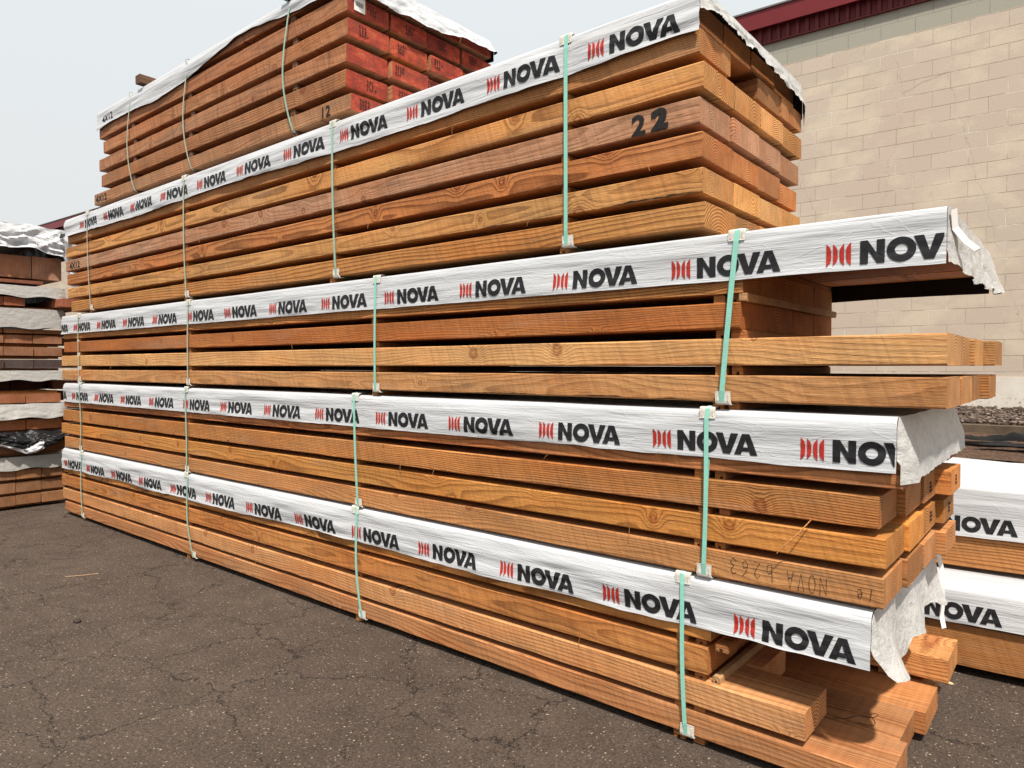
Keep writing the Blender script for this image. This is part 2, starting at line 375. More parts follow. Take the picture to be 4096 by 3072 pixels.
def logo_bms(fs, x0, z0, sx=1, xmax=99, xmin=-99, mirror=None):
    """two bmeshes (black letters, red bars) lying on the surface fs(x,z)->Vector"""
    bms = [bmesh.new(), bmesh.new()]
    def poly(bm, pts): bm.faces.new([bm.verts.new((a, b, 0)) for a, b in pts])
    for p in logo_polys():
        if p[0] == 'A' and xmax < x0+.38: continue
        if p[0] == 'ring':
            _, o, i_, c = p; bm = bms[0]; O = [bm.verts.new((a, b, 0)) for a, b in o]; I = [bm.verts.new((a, b, 0)) for a, b in i_]
            for k in range(len(O)): bm.faces.new((O[k], O[(k+1) % len(O)], I[(k+1) % len(O)], I[k]))
        elif p[0] == 'A':
            _, x, w = p; h = LH; bm = bms[0]
            poly(bm, [(x, 0), (x+.030, h), (x+.046, h), (x+.043, h*.72), (x+.026, 0)])
            poly(bm, [(x+.046, h), (x+.058, h), (x+w, 0), (x+w-.026, 0), (x+.043, h*.72)])
            poly(bm, [(x+.0295, h*.16), (x+.034, h*.36), (x+.052, h*.36), (x+.056, h*.16)])
        else:
            loops, c = p; poly(bms[c], loops[0])
    for bm in bms:
        bmesh.ops.triangulate(bm, faces=bm.faces[:])
        for (no, vals) in (((1, 0, 0), [i*.02 for i in range(1, 22)]), ((0, 1, 0), [i*.0195 for i in range(1, 4)])):
            for v in vals:
                co = (v, 0, 0) if no[0] else (0, v, 0)
                bmesh.ops.bisect_plane(bm, geom=bm.verts[:]+bm.edges[:]+bm.faces[:], plane_co=co, plane_no=no)
        for lim, sg in ((xmax, 1), (xmin, -1)):
            if abs(lim) < 90: bmesh.ops.bisect_plane(bm, geom=bm.verts[:]+bm.edges[:]+bm.faces[:], plane_co=((lim-x0)/sx, 0, 0), plane_no=(sg, 0, 0), clear_outer=True)
        for v in bm.verts: v.co = fs(x0+v.co.x*sx, z0+v.co.y)
        bmesh.ops.triangulate(bm, faces=bm.faces[:])
        for f in bm.faces:
            f.normal_update()
    return bms

def text_bm(txt, size, offset=0.0, shear=0, width=1.0):
    cu = bpy.data.curves.new('t', 'FONT'); cu.body = txt; cu.size = size; cu.offset = offset; cu.shear = shear; cu.resolution_u = 4
    o = bpy.data.objects.new('t', cu); C.objects.link(o); bpy.context.view_layer.update()
    me = bpy.data.meshes.new_from_object(o); bpy.data.objects.remove(o); bpy.data.curves.remove(cu)
    bm = bmesh.new(); bm.from_mesh(me); bpy.data.meshes.remove(me)
    for v in bm.verts: v.co.x *= width
    return bm

# ------------------------------------------------------------------ straps, protectors
def strap_bm(xb, xt, yf, yb, zb, zt, w=.017, slack=.004, front_off=.014, tuck=.25, wob=0.):
    bm = bmesh.new(); pts = []
    f = yf-front_off
    pts += [(xb, yf+tuck, zb), (xb, yf+.006, zb-.002), (xb, f+.004, zb+.008)]
    for k in range(1, 16):
        t = k/16; pts.append((xb+(xt-xb)*t+wob*math.sin(math.pi*t*1.3), f-slack*math.sin(math.pi*t), zb+.01+(zt-zb-.012)*t))
    pts += [(xt, f+.004, zt), (xt, yf+.01, zt+.009), (xt, (yf+yb)/2, zt+.010), (xt, yb-.01, zt+.009), (xt, yb+.014, zt-.004)]
    pts += [(xb, yb+.016, zb+.012), (xb, yb-.004, zb-.002), (xb, yb-tuck, zb)]
    ribbon(bm, pts, (1, 0, 0), w, .0014); bmesh.ops.recalc_face_normals(bm, faces=bm.faces[:]); return bm
def protector_bm(w, hf, dt, th=.003, top=True, seed=0):
    """L-shaped plate: front leg hf tall, the other leg dt deep; origin on the edge"""
    rg = random.Random(seed); bm = bmesh.new(); s = 1 if top else -1
    prof = [(0.012, 0), (dt, 0), (dt, th), (.010, th), (.002, th*.6), (-th*.6, -.004), (-th, -.012), (-th, -hf*.8), (-th*1.5, -hf), (-th*.5, -hf), (0, -hf*.8), (0, -.012)]
    A = [bm.verts.new((-w/2+rg.uniform(-.002, .002), y, s*z)) for y, z in prof]; B = [bm.verts.new((w/2+rg.uniform(-.002, .002), y, s*z)) for y, z in prof]
    bm.faces.new(A); bm.faces.new(B[::-1])
    for i in range(len(prof)): bm.faces.new((A[i], B[i], B[(i+1) % len(prof)], A[(i+1) % len(prof)]))
    # raised rib along each side
    for xx in (-w/2+.008, w/2-.008): add_box(bm, (xx-.002, -th*1.9, min(s*-.012, s*-hf*.8)), (xx+.002, -th*.9, max(s*-.012, s*-hf*.8)))
    bmesh.ops.recalc_face_normals(bm, faces=bm.faces[:]); return bm

# ------------------------------------------------------------------ setting: ground, building, planting bed
def ground():
    n = N('old_asphalt'); P = n.obj()
    big = n.noise(P, .6, 4, .55); med = n.noise(P, 5, 4, .6); fine = n.noise(P, 70, 3, .7)
    base = n.mix(n.mr(big, .3, .7), lin(70, 59, 51), lin(82, 71, 62))
    base = n.mix(1., base, n.ramp(med, (.3, .82), (.7, 1.15)), 'MULTIPLY')
    oil = n.noise(P, 1.1, 5, .65); base = n.mix(n.mr(oil, .58, .72, 0, .45), base, lin(52, 45, 40)); dust = n.noise(P, .9, 5, .7); base = n.mix(n.mr(dust, .58, .75, 0, .35), base, lin(122, 106, 90))
    base = n.mix(1., base, n.ramp(fine, (.3, .60), (.7, 1.38)), 'MULTIPLY')
    vs = []
    for sc, th, lo, c in ((62, .30, .80, lin(196, 176, 152)), (105, .33, .66, lin(150, 134, 116)), (34, .20, .90, lin(206, 190, 164))):
        v = n.new('ShaderNodeTexVoronoi'); n.put(v.inputs['Vector'], P); v.inputs['Scale'].default_value = sc
        m = n.math('MULTIPLY', n.mr(v.outputs['Distance'], th, th*.6), n.mr(n.xyz(v.outputs['Color'])[0], lo, lo+.05)); vs.append(m)
        base = n.mix(n.math('MULTIPLY', m, .45), base, c)
    pit = n.new('ShaderNodeTexVoronoi'); n.put(pit.inputs['Vector'], P); pit.inputs['Scale'].default_value = 78
    pm = n.math('MULTIPLY', n.mr(pit.outputs['Distance'], .34, .2), n.mr(n.xyz(pit.outputs['Color'])[1], .6, .7))
    base = n.mix(n.math('MULTIPLY', pm, .6), base, lin(44, 37, 33))
    # wandering cracks
    dn = n.new('ShaderNodeTexNoise'); n.put(dn.inputs['Vector'], P); dn.inputs['Scale'].default_value = 2.2; dn.inputs['Detail'].default_value = 6; dn.inputs['Roughness'].default_value = .7
    Pd = n.vm('ADD', P, n.vm('SCALE', n.vm('SUBTRACT', dn.outputs['Color'], (.5, .5, .5)), .62))
    ck = n.new('ShaderNodeTexVoronoi', feature='DISTANCE_TO_EDGE', voronoi_dimensions='2D'); n.put(ck.inputs['Vector'], Pd); ck.inputs['Scale'].default_value = 1.7
    msk = n.noise(P, 1.3, 2); wd = n.math('MULTIPLY', n.mr(msk, .34, .50), .009)
    cm = n.math('LESS_THAN', ck.outputs['Distance'], wd)
    ck2 = n.new('ShaderNodeTexVoronoi', feature='DISTANCE_TO_EDGE', voronoi_dimensions='2D'); n.put(ck2.inputs['Vector'], n.vm('ADD', Pd, (3.3, 7.1, 0))); ck2.inputs['Scale'].default_value = 3.6
    cm2 = n.math('LESS_THAN', ck2.outputs['Distance'], n.math('MULTIPLY', n.mr(n.noise(P, 1.1, 2), .50, .62), .008))
    cm = n.math('MAXIMUM', cm, cm2)
    base = n.mix(n.math('MULTIPLY', cm, .8), base, lin(30, 25, 22))
    h = n.math('ADD', n.math('MULTIPLY', fine, .8), n.math('MULTIPLY', vs[0], .35)); h = n.math('SUBTRACT', h, n.math('MULTIPLY', pm, .6)); h = n.math('SUBTRACT', h, n.math('MULTIPLY', cm, 1.5))
    n.bump(h, .8, .006)
    m = n.fin(base, .88)
    bm = bmesh.new(); bmesh.ops.create_grid(bm, x_segments=60, y_segments=60, size=90)
    tag(link('asphalt_ground', bm, m), kind='structure')
    bm = bmesh.new(); rg = random.Random(4)
ground()

WA = R(3.0)                     # the building stands turned 3 degrees to the stacks
WP = Vector((-.60, 8.09, 0))    # a point on the wall face
def block_material():
    n = N('painted_concrete_block'); P = n.obj(); x, y, z = n.xyz(P)
    br = n.new('ShaderNodeTexBrick'); n.put(br.inputs['Vector'], n.comb(x, z, 0))
    br.inputs['Scale'].default_value = 1; br.inputs['Brick Width'].default_value = .4064; br.inputs['Row Height'].default_value = .2032
    br.inputs['Mortar Size'].default_value = .0045; br.inputs['Mortar Smooth'].default_value = .35; br.inputs['Bias'].default_value = 0
    br.inputs['Color1'].default_value = (0, 0, 0, 1); br.inputs['Color2'].default_value = (1, 1, 1, 1); br.inputs['Mortar'].default_value = (.5, .5, .5, 1)
    br.offset = .5; br.offset_frequency = 2
    mort = br.outputs['Fac']; idv = n.xyz(br.outputs['Color'])[0]
    base = n.mix(idv, lin(188, 174, 158), lin(195, 181, 165))
    warm = n.noise(P, .45, 3); base = n.mix(n.mr(warm, .35, .65, 0, .6), base, lin(190, 171, 157))
    ptc = n.noise(n.vm('MULTIPLY', P, (1.1, 1, 1.8)), 1.1, 6, .62)
    base = n.mix(n.mr(ptc, .50, .60, 0, .50), base, lin(210, 197, 172))
    chip = n.noise(P, 26, 5, .7); cmk = n.math('MULTIPLY', n.mr(chip, .60, .66), n.mr(ptc, .57, .66))
    base = n.mix(n.math('MULTIPLY', cmk, .6), base, lin(128, 116, 100))
    # thin stepped crack lines
    dn = n.noise(P, 3, 4, .6); ckv = n.new('ShaderNodeTexVoronoi', feature='DISTANCE_TO_EDGE', voronoi_dimensions='2D')
    n.put(ckv.inputs['Vector'], n.comb(n.math('ADD', x, n.math('MULTIPLY', dn, .35)), n.math('MULTIPLY', z, .28), 0)); ckv.inputs['Scale'].default_value = .8
    base = n.mix(n.math('MULTIPLY', n.math('LESS_THAN', ckv.outputs['Distance'], .0022), .35), base, lin(130, 120, 108))
    hz = n.math('LESS_THAN', n.math('ABSOLUTE', n.math('SUBTRACT', n.math('FRACT', n.math('MULTIPLY_ADD', z, 1/.2032, .5)), .5)), .017)
    base = n.mix(n.math('MULTIPLY', mort, n.math('MULTIPLY_ADD', hz, .42, .20)), base, lin(120, 104, 88))
    # white bloom on some joints
    ef = n.noise(P, 1.7, 4, .6); efm = n.math('MULTIPLY', n.math('MULTIPLY', mort, n.mr(ef, .50, .60)), .85)
    base = n.mix(efm, base, lin(226, 220, 204))
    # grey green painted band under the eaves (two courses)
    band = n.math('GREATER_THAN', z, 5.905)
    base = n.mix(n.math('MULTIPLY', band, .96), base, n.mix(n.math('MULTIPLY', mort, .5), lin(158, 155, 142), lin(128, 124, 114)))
    gr = n.noise(P, 60, 3, .7); base = n.mix(1., base, n.ramp(gr, (.3, .90), (.7, 1.08)), 'MULTIPLY')
    n.bump(n.math('SUBTRACT', n.math('MULTIPLY', gr, .25), mort), .7, .006)
    return n.fin(base, .85)
def building():
    root = empty('warehouse_building', (WP.x, WP.y, 0), WA)
    tag(root, 'long cream painted block warehouse with dark red metal eaves behind the lumber stacks', 'building')
    X0, X1 = -42, 7.2
    # wall origin so that courses fall on the photographed joints
    bm = bmesh.new()
    add_box(bm, (X0, 0, 1.36), (X1, .3, 6.62))
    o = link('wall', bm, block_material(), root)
    bm = box_bm((X0, -.012, 0.2), (X1, .3, 1.36))
    nn = N('parged_foundation'); P = nn.obj(); q = nn.noise(P, 3, 5, .6); c = nn.mix(nn.mr(q, .4, .7), lin(206, 198, 186), lin(222, 216, 205))
    sp = nn.noise(P, 22, 5, .75); zz = nn.xyz(P)[2]
    c = nn.mix(nn.math('MULTIPLY', nn.mr(sp, .56, .62), nn.mr(zz, 1.22, 1.0)), c, lin(104, 94, 82)); nn.bump(sp, .3, .004)
    link('foundation', bm, nn.fin(c, .85), root)
    # corrugated panel
    bm = bmesh.new(); x = X0; prev = None; k = 0
    pat = [(0, 0), (.062, 0), (.074, -.034), (.120, -.034), (.132, 0)]
    xs = []
    while x < X1:
        for dx, dy in pat[:4]: xs.append((x+dx, dy))
        x += .132
    lo = [bm.verts.new((a, -.012+b, 6.275)) for a, b in xs]; hi = [bm.verts.new((a, -.012+b, 6.60)) for a, b in xs]
    for i in range(len(xs)-1): bm.faces.new((lo[i], lo[i+1], hi[i+1], hi[i]))
    add_box(bm, (X0, -.052, 6.262), (X1, -.003, 6.274))
    redm = plain('dark_red_metal', lin(112, 38, 42), .42, .10, 3); redd = plain('maroon_corrugated_metal', lin(100, 36, 40), .5, .12, 4)
    link('corrugated_panel', bm, redd, root)
    bm = bmesh.new(); add_box(bm, (X0, -.13, 6.475), (X1, -.10, 6.73)); add_box(bm, (X0, -.10, 6.69), (X1, .28, 6.72)); add_box(bm, (X0, -.142, 6.47), (X1, -.13, 6.50))
    link('fascia', bm, redm, root)
    link('roof_edge_cap', box_bm((X0, -.15, 6.732), (X1, .35, 6.755)), CARDG, root)
    link('roof', box_bm((X0, .351, 6.70), (X1, 12, 6.75)), CARDG, root)
building()

def bed():
    M4 = Matrix.Translation(WP) @ Matrix.Rotation(WA, 4, 'Z')
    def W(x, y, z): return M4 @ Vector((x, y, z))
    n = N('bark_soil'); P = n.obj(); q = n.noise(P, 26, 6, .75); v = n.new('ShaderNodeTexVoronoi'); n.put(v.inputs['Vector'], n.vm('MULTIPLY', P, (60, 120, 60))); v.inputs['Scale'].default_value = 1
    c = n.mix(n.xyz(v.outputs['Color'])[0], lin(62, 46, 38), lin(118, 92, 74)); c = n.mix(1., c, n.ramp(q, (.3, .5), (.7, 1.4)), 'MULTIPLY'); n.bump(q, 1, .03)
    soil = n.fin(c, .95)
    bm = bmesh.new(); g = []
    for i in range(141):
        r_ = []
        for k in range(31):
            x = -12+18*i/140; y = -4.0+4.0*k/30; base = .80+.10*max(0, (y+1.9)/1.9) if y > -1.9 else .80-.02*(-1.9-y)
            r_.append(bm.verts.new(W(x, y, base+.02*noise.noise(Vector((x*4, y*4, 0)))+.012*noise.noise(Vector((x*17, y*17, 3))))))
        g.append(r_)
    for i in range(140):
        for k in range(30): bm.faces.new((g[i][k], g[i+1][k], g[i+1][k+1], g[i][k+1]))
    tag(link('planting_bed_soil', bm, soil, smooth=True), kind='structure')
    # river gravel against the wall
    rg = random.Random(11); bm = bmesh.new()
    tmpl = bmesh.new(); bmesh.ops.create_icosphere(tmpl, subdivisions=1, radius=1); tv = [v.co.copy() for v in tmpl.verts]; tf = [[v.index for v in f.verts] for f in tmpl.faces]; tmpl.free()
    for i in range(5200):
        x = rg.uniform(-2.6, 3.0) if i < 4000 else rg.uniform(-9, -2.6); y = rg.uniform(-1.84, -.02); s = rg.uniform(.016, .038)*(1.25 if rg.random() < .12 else 1)
        z = .895+.075*(y+1.9)/1.9+rg.uniform(0, .018)
        rot = Matrix.Rotation(rg.uniform(0, 6), 3, 'Z') @ Matrix.Rotation(rg.uniform(-.4, .4), 3, 'X'); sc = Vector((s*rg.uniform(.8, 1.5), s*rg.uniform(.6, 1), s*rg.uniform(.35, .6)))
        vs = [bm.verts.new(W(x, y, z)+rot @ Vector((p.x*sc.x, p.y*sc.y, p.z*sc.z))) for p in tv]
        for f in tf: bm.faces.new([vs[j] for j in f])
    n = N('river_gravel'); P = n.obj(); v = n.new('ShaderNodeTexVoronoi'); n.put(v.inputs['Vector'], P); v.inputs['Scale'].default_value = 22
    c = n.ramp(n.xyz(v.outputs['Color'])[0], (0, lin(48, 38, 33)), (.45, lin(78, 65, 57)), (.78, lin(100, 86, 76)), (1, lin(140, 126, 114))); q = n.noise(P, 90, 3); n.bump(q, .4, .004)
    tag(link('gravel', bm, n.fin(c, .8)), 'brown and grey river gravel spread along the foot of the block wall', 'gravel', kind='stuff')
    # landscape timber edging, in three lengths
    for a, b, lb in ((-12, -6.2, 'grey weathered landscape timber edging the gravel, far end behind the lumber stacks'), (-6.19, -1.3, 'grey weathered landscape timber edging the gravel behind the main stack'), (-1.29, 4.5, 'grey weathered landscape timber between the gravel and the dark bark at right')):
        o = link('landscape_timber', beam_bm(b-a, .09, .09, int(abs(a)*10)), [plain('weathered_timber', lin(92, 80, 66), .9, .35, 9, .6), W_END], None)
        c = W((a+b)/2, -1.9, .845); o.location = c; o.rotation_euler = (0, 0, WA); o.color = (.12, .09, .07, 1)
        tag(o, lb, 'timber edging', 'landscape timbers edging the gravel')
    # retaining wall that holds the bed up
    bm = bmesh.new(); M5 = bmesh.new()
    root = empty('retaining_wall', W(-3, -4.0, 0), WA); tag(root, 'low timber retaining wall holding up the bark bed behind the lumber', 'retaining wall')
    for k in range(4):
        o = link('sleeper', beam_bm(18, .16, .185, 900+k), [W_OLD, W_END], root, (0, -.09, .0925+.188*k)); o.color = (.14, .10, .07, 1)
    # crumpled black landscape fabric lying on the bark
    def fabric(cx, cy, wx, wy, seed, lb, amp):
        bm = bmesh.new(); g = []
        for i in range(61):
            r_ = []
            for k in range(25):
                u, v = i/60*2-1, k/24*2-1; ed = 1+.28*noise.noise(Vector((u*2, v*2, seed)))
                x = cx+u*wx*ed; y = cy+v*wy*ed*(1-.55*abs(u)**1.5)
                z = .815+.004+amp*(abs(noise.noise(Vector((x*3.1, y*4, seed))))*1.6+abs(noise.noise(Vector((x*9, y*12, seed))))*.4)*(1-.8*max(abs(u), abs(v))**3)
                r_.append(bm.verts.new(W(x, y, z)))
            g.append(r_)
        for i in range(60):
            for k in range(24): bm.faces.new((g[i][k], g[i+1][k], g[i+1][k+1], g[i][k+1]))
        tag(link('landscape_fabric', bm, plain('black_weed_fabric', (.012, .012, .012, 1), .95, .4, 30, .5), smooth=True), lb, 'fabric', 'black fabric on the bark bed')
    fabric(.35, -2.95, .85, .22, 3, 'crumpled black landscape fabric ridge lying across the bark beside the timber edging', .12)
    fabric(.9, -3.35, 1.2, .16, 8, 'flat strip of black landscape fabric at the front edge of the bark', .07)
bed()

# ------------------------------------------------------------------ lumber packs
BW = .302
def col(r, g, b, k=1.0):
    c = lin(r, g, b); y = .3*c[0]+.6*c[1]+.1*c[2]; d = .0; return tuple((v*(1-d)+y*d)*k*m for v, m in zip(c[:3], (.87, .85, .97)))+(1,)
class Pack:
    def __init__(s, name, label, cat, fx, fy, fz, rz=0, group=None, seed=0):
        s.f = Vector((fx, fy, fz)); s.root = empty(name, s.f, rz); tag(s.root, label, cat, group); s.rg = random.Random(seed); s.seed = seed
    def beam(s, x0, x1, y0, y1, z0, z1, c, name='beam', mats=None):
        f = s.f; return beam(s.root, x0-f.x, x1-f.x, y0-f.y, y1-f.y, z0-f.z, z1-f.z, c, name, mats)
    def layer(s, z0, z1, c, lefts, rights, ys=None, mats=None, va=.30, gap=.007, front=None):
        out = []
        ys = ys or [0, BW, 2*BW, 3*BW, 4*BW]
        for k in range(len(ys)-1):
            if rights[k] is None: continue
            cc = c if k == 0 else vary(c, va, s.rg)
            dz = 0 if k == 0 else s.rg.uniform(-.004, .003)
            out.append(s.beam(lefts[k], rights[k], ys[k]+(gap if k else 0)+(front or 0), ys[k+1]-.001, z0, z1+dz, cc, mats=mats))
        return out
    def spacer(s, x, y0, W, z, w=.042, h=.034, c=None):
        f = s.f; o = link('spacer', spacer_bm(W, w, h, s.rg.randrange(99)), W_FACE, s.root, (x-f.x, y0-f.y, z-f.z)); o.color = vary(c or col(176, 118, 62), .15, s.rg); return o
    def strap(s, xb, xt, yf, yb, zb, zt, mat=None, w=.017, prot=True, **k):
        f = s.f; o = link('strap', strap_bm(xb-f.x, xt-f.x, yf-f.y, yb-f.y, zb-f.z, zt-f.z, w, **k), mat or STRAP, s.root)
        if prot:
            p = s.rg.randrange(1000); fo = k.get('front_off', .014)-.003
            for (xx, zz, tp, wd) in ((xt, zt+.004, True, .062), (xb, zb-.0025, False, .058)):
                q = link('edge_protector', protector_bm(wd, .042 if tp else .050, .035, .0024, tp, p), PLASTIC, s.root, (xx+s.rg.uniform(-.008, .008)-f.x, yf-fo-f.y+.003, zz-f.z))
        return o
    def local(s, p): return Vector(p)-s.f
    def wrap(s, w, mats=None, **kw):
        bm = w.mesh(); 
        for v in bm.verts: v.co -= s.f
        o = link('cover_sheet', bm, mats or WRAP, s.root, smooth=True); s.cov = o; return o
    def flap(s, w, side, name='cover_end_flap', mat=None, smooth=True, **kw):
        bm = w.flap(side, **kw)
        for v in bm.verts: v.co -= s.f
        return link(name, bm, mat or WRAP_END, s.cov, smooth=smooth)
    def logos(s, w, x0, z0, n, pitch=.5745, xmax=None, xmin=None, off=.0021):
        for k in range(n):
            xs = x0-k*pitch
            lim = xmax if xmax is not None and xs+.43 > xmax else 99; li = xmin if xmin is not None and xs < xmin else -99
            fs = lambda x, z: Vector((x, w.front(x, z, off), z))-s.f
            bl, rd = logo_bms(fs, xs, z0, 1, lim, li)
            if bl.faces:
                bmesh.ops.recalc_face_normals(bl, faces=bl.faces[:]); L = link('printed_lettering', bl, BLACK_INK, s.cov)
            else: bl.free()
            if rd.faces: link('printed_red_bars', rd, RED_INK, s.cov)
            else: rd.free()
G = 'strapped lumber packs in the main stack'
XL = [-7.98, -7.98, -7.98, -7.98]
STX = {1: (-7.49, -5.352, -3.254, -1.21), 2: (-7.51, -5.339, -3.27, -1.131), 3: (-7.51, -5.30, -3.09, -1.03), 4: (-7.25, -5.34, -3.475, -1.783)}
def spacers(P, zs, xs, W=1.2, y0=.012, pair=.11):
    for j, (z, h) in enumerate(zs):
        for i, x in enumerate(xs):
            xx = x+P.rg.uniform(-.035, -.01)
            P.spacer(xx, y0+P.rg.uniform(-.004, .01), W-.03, z, P.rg.uniform(.038, .048), h)
            if pair and i == len(xs)-1: P.spacer(xx+pair-.03, y0+.012, W-.04, z, P.rg.uniform(.040, .05), h)

# pack 1: lowest
def pack1():
    P = Pack('lumber_pack', 'lowest lumber pack of the main stack, standing directly on the asphalt', 'lumber pack', -4.3, .6, 0, group=G, seed=1); rg = P.rg
    L = lambda k: [-7.98+rg.uniform(-.03, .03) for _ in range(k)]
    P.layer(.036, .132, col(186, 130, 80), [-7.97]+L(3), [-.48, -.505, -.468, -.53], ys=[0, .285, .577, .872, 1.17])
    P.layer(.157, .262, col(204, 148, 92), [-8.03]+L(3), [-.752, -1.0, -1.35, -.43], ys=[0, .262, .555, .85, 1.14])
    P.layer(.292, .400, col(188, 126, 66), [-8.05]+L(3), [-1.118, -1.125, -1.12, -1.13])
    P.layer(.430, .535, col(204, 142, 74), [-7.98]+L(3), [-1.105, -1.11, -1.6, -1.12])
    P.layer(.556, .650, col(190, 130, 70), [-7.97]+L(3), [-.57, -.565, -.575, -.57])
    xs = STX[1]
    spacers(P, [(.001, .034), (.132, .024), (.262, .029), (.400, .029), (.535, .020)], xs)
    P.spacer(-.66, .86, .26, .133, .07, .024); P.spacer(-1.06, .0, 1.17, .401, .05, .028); P.spacer(-1.09, .02, 1.15, .263, .03, .028, col(196, 160, 110)); P.spacer(-.55, .86, .3, .001, .09, .034)
    w = Wrap(-7.98, -.540, 0, 1.21, .672, .196, 11, amp=.013, rad=.024, hem=.009, straps=xs, hem_fn=lambda x: .006*math.sin(x*2.1))
    P.wrap(w); P.logos(w, -1.006, .491, 13, xmin=-7.96)
    def hem(t):
        y = t*1.21; j = .006*noise.noise(Vector((y*18, 0, 1)))+.003*noise.noise(Vector((y*70, 0, 1)))
        pts = [(0, .12), (.02, .16), (.05, .235), (.12, .245), (.34, .265), (.44, .27), (.50, .225), (.66, .25), (.80, .285), (.86, .215), (1.0, .22), (1.1, .26), (1.21, .25)]
        pts = [(a, b) for a, b in pts]
        for (a, b), (c, d) in zip(pts, pts[1:]):
            if y <= c: return b+(d-b)*((y-a)/(c-a))+j
        return .27
    def out(t, v):
        return .004+v*v*(.045*math.exp(-((t-.10)/.09)**2)+.035)+.020*v*math.sin(t*15)*(.4+t)
    P.flap(w, 1, hem=hem, out=out, ny=90, nv=18, wr=.004, seed=3)
    P.flap(w, -1, hem=lambda t: .17, out=lambda t, v: .01*v, seed=4)
    mats = [STRAP_OLD, STRAP_OLD, STRAP, STRAP]
    for i, x in enumerate(xs): P.strap([x+.02, x+.10, x+.035, x+.008][i], x+[0, 0, -.02, -.012][i], 0, 1.21, .033, .676, mats[i], slack=[.003, .004, .004, .004][i], wob=[-.02, -.035, -.018, -.004][i])
    bm = bmesh.new()  # loose torn ribbon of wrap at the far corner
    ribbon(bm, [(-.52, 1.19, .64), (-.505, 1.20, .56), (-.50, 1.19, .47), (-.497, 1.20, .40), (-.50, 1.185, .34), (-.487, 1.17, .29)], (.45, .9, 0), .03, .0012)
    for v in bm.verts: v.co -= P.f
    link('torn_ribbon', bm, PAPER, P.cov)
    # curled crayon mark on top of a lower board
    pts = [(-.76, .33), (-.735, .36), (-.75, .395), (-.78, .36)]
    bm = bmesh.new(); q = []
    cc = [(-.735, .305), (-.718, .31), (-.70, .322), (-.685, .345), (-.672, .375), (-.655, .385), (-.632, .392), (-.612, .41), (-.605, .435), (-.618, .445), (-.63, .43), (-.625, .405), (-.61, .385), (-.60, .36), (-.60, .338), (-.622, .325), (-.655, .322)]
    ribbon(bm, [(x, y, .1338) for x, y in cc], (0, .7, .0), .0022, .0006) if False else tube(bm, [(x, y, .1335) for x, y in cc], .0012, 5)
    for v in bm.verts: v.co -= P.f
    link('crayon_mark', bm, PENCIL, P.root)
pack1()

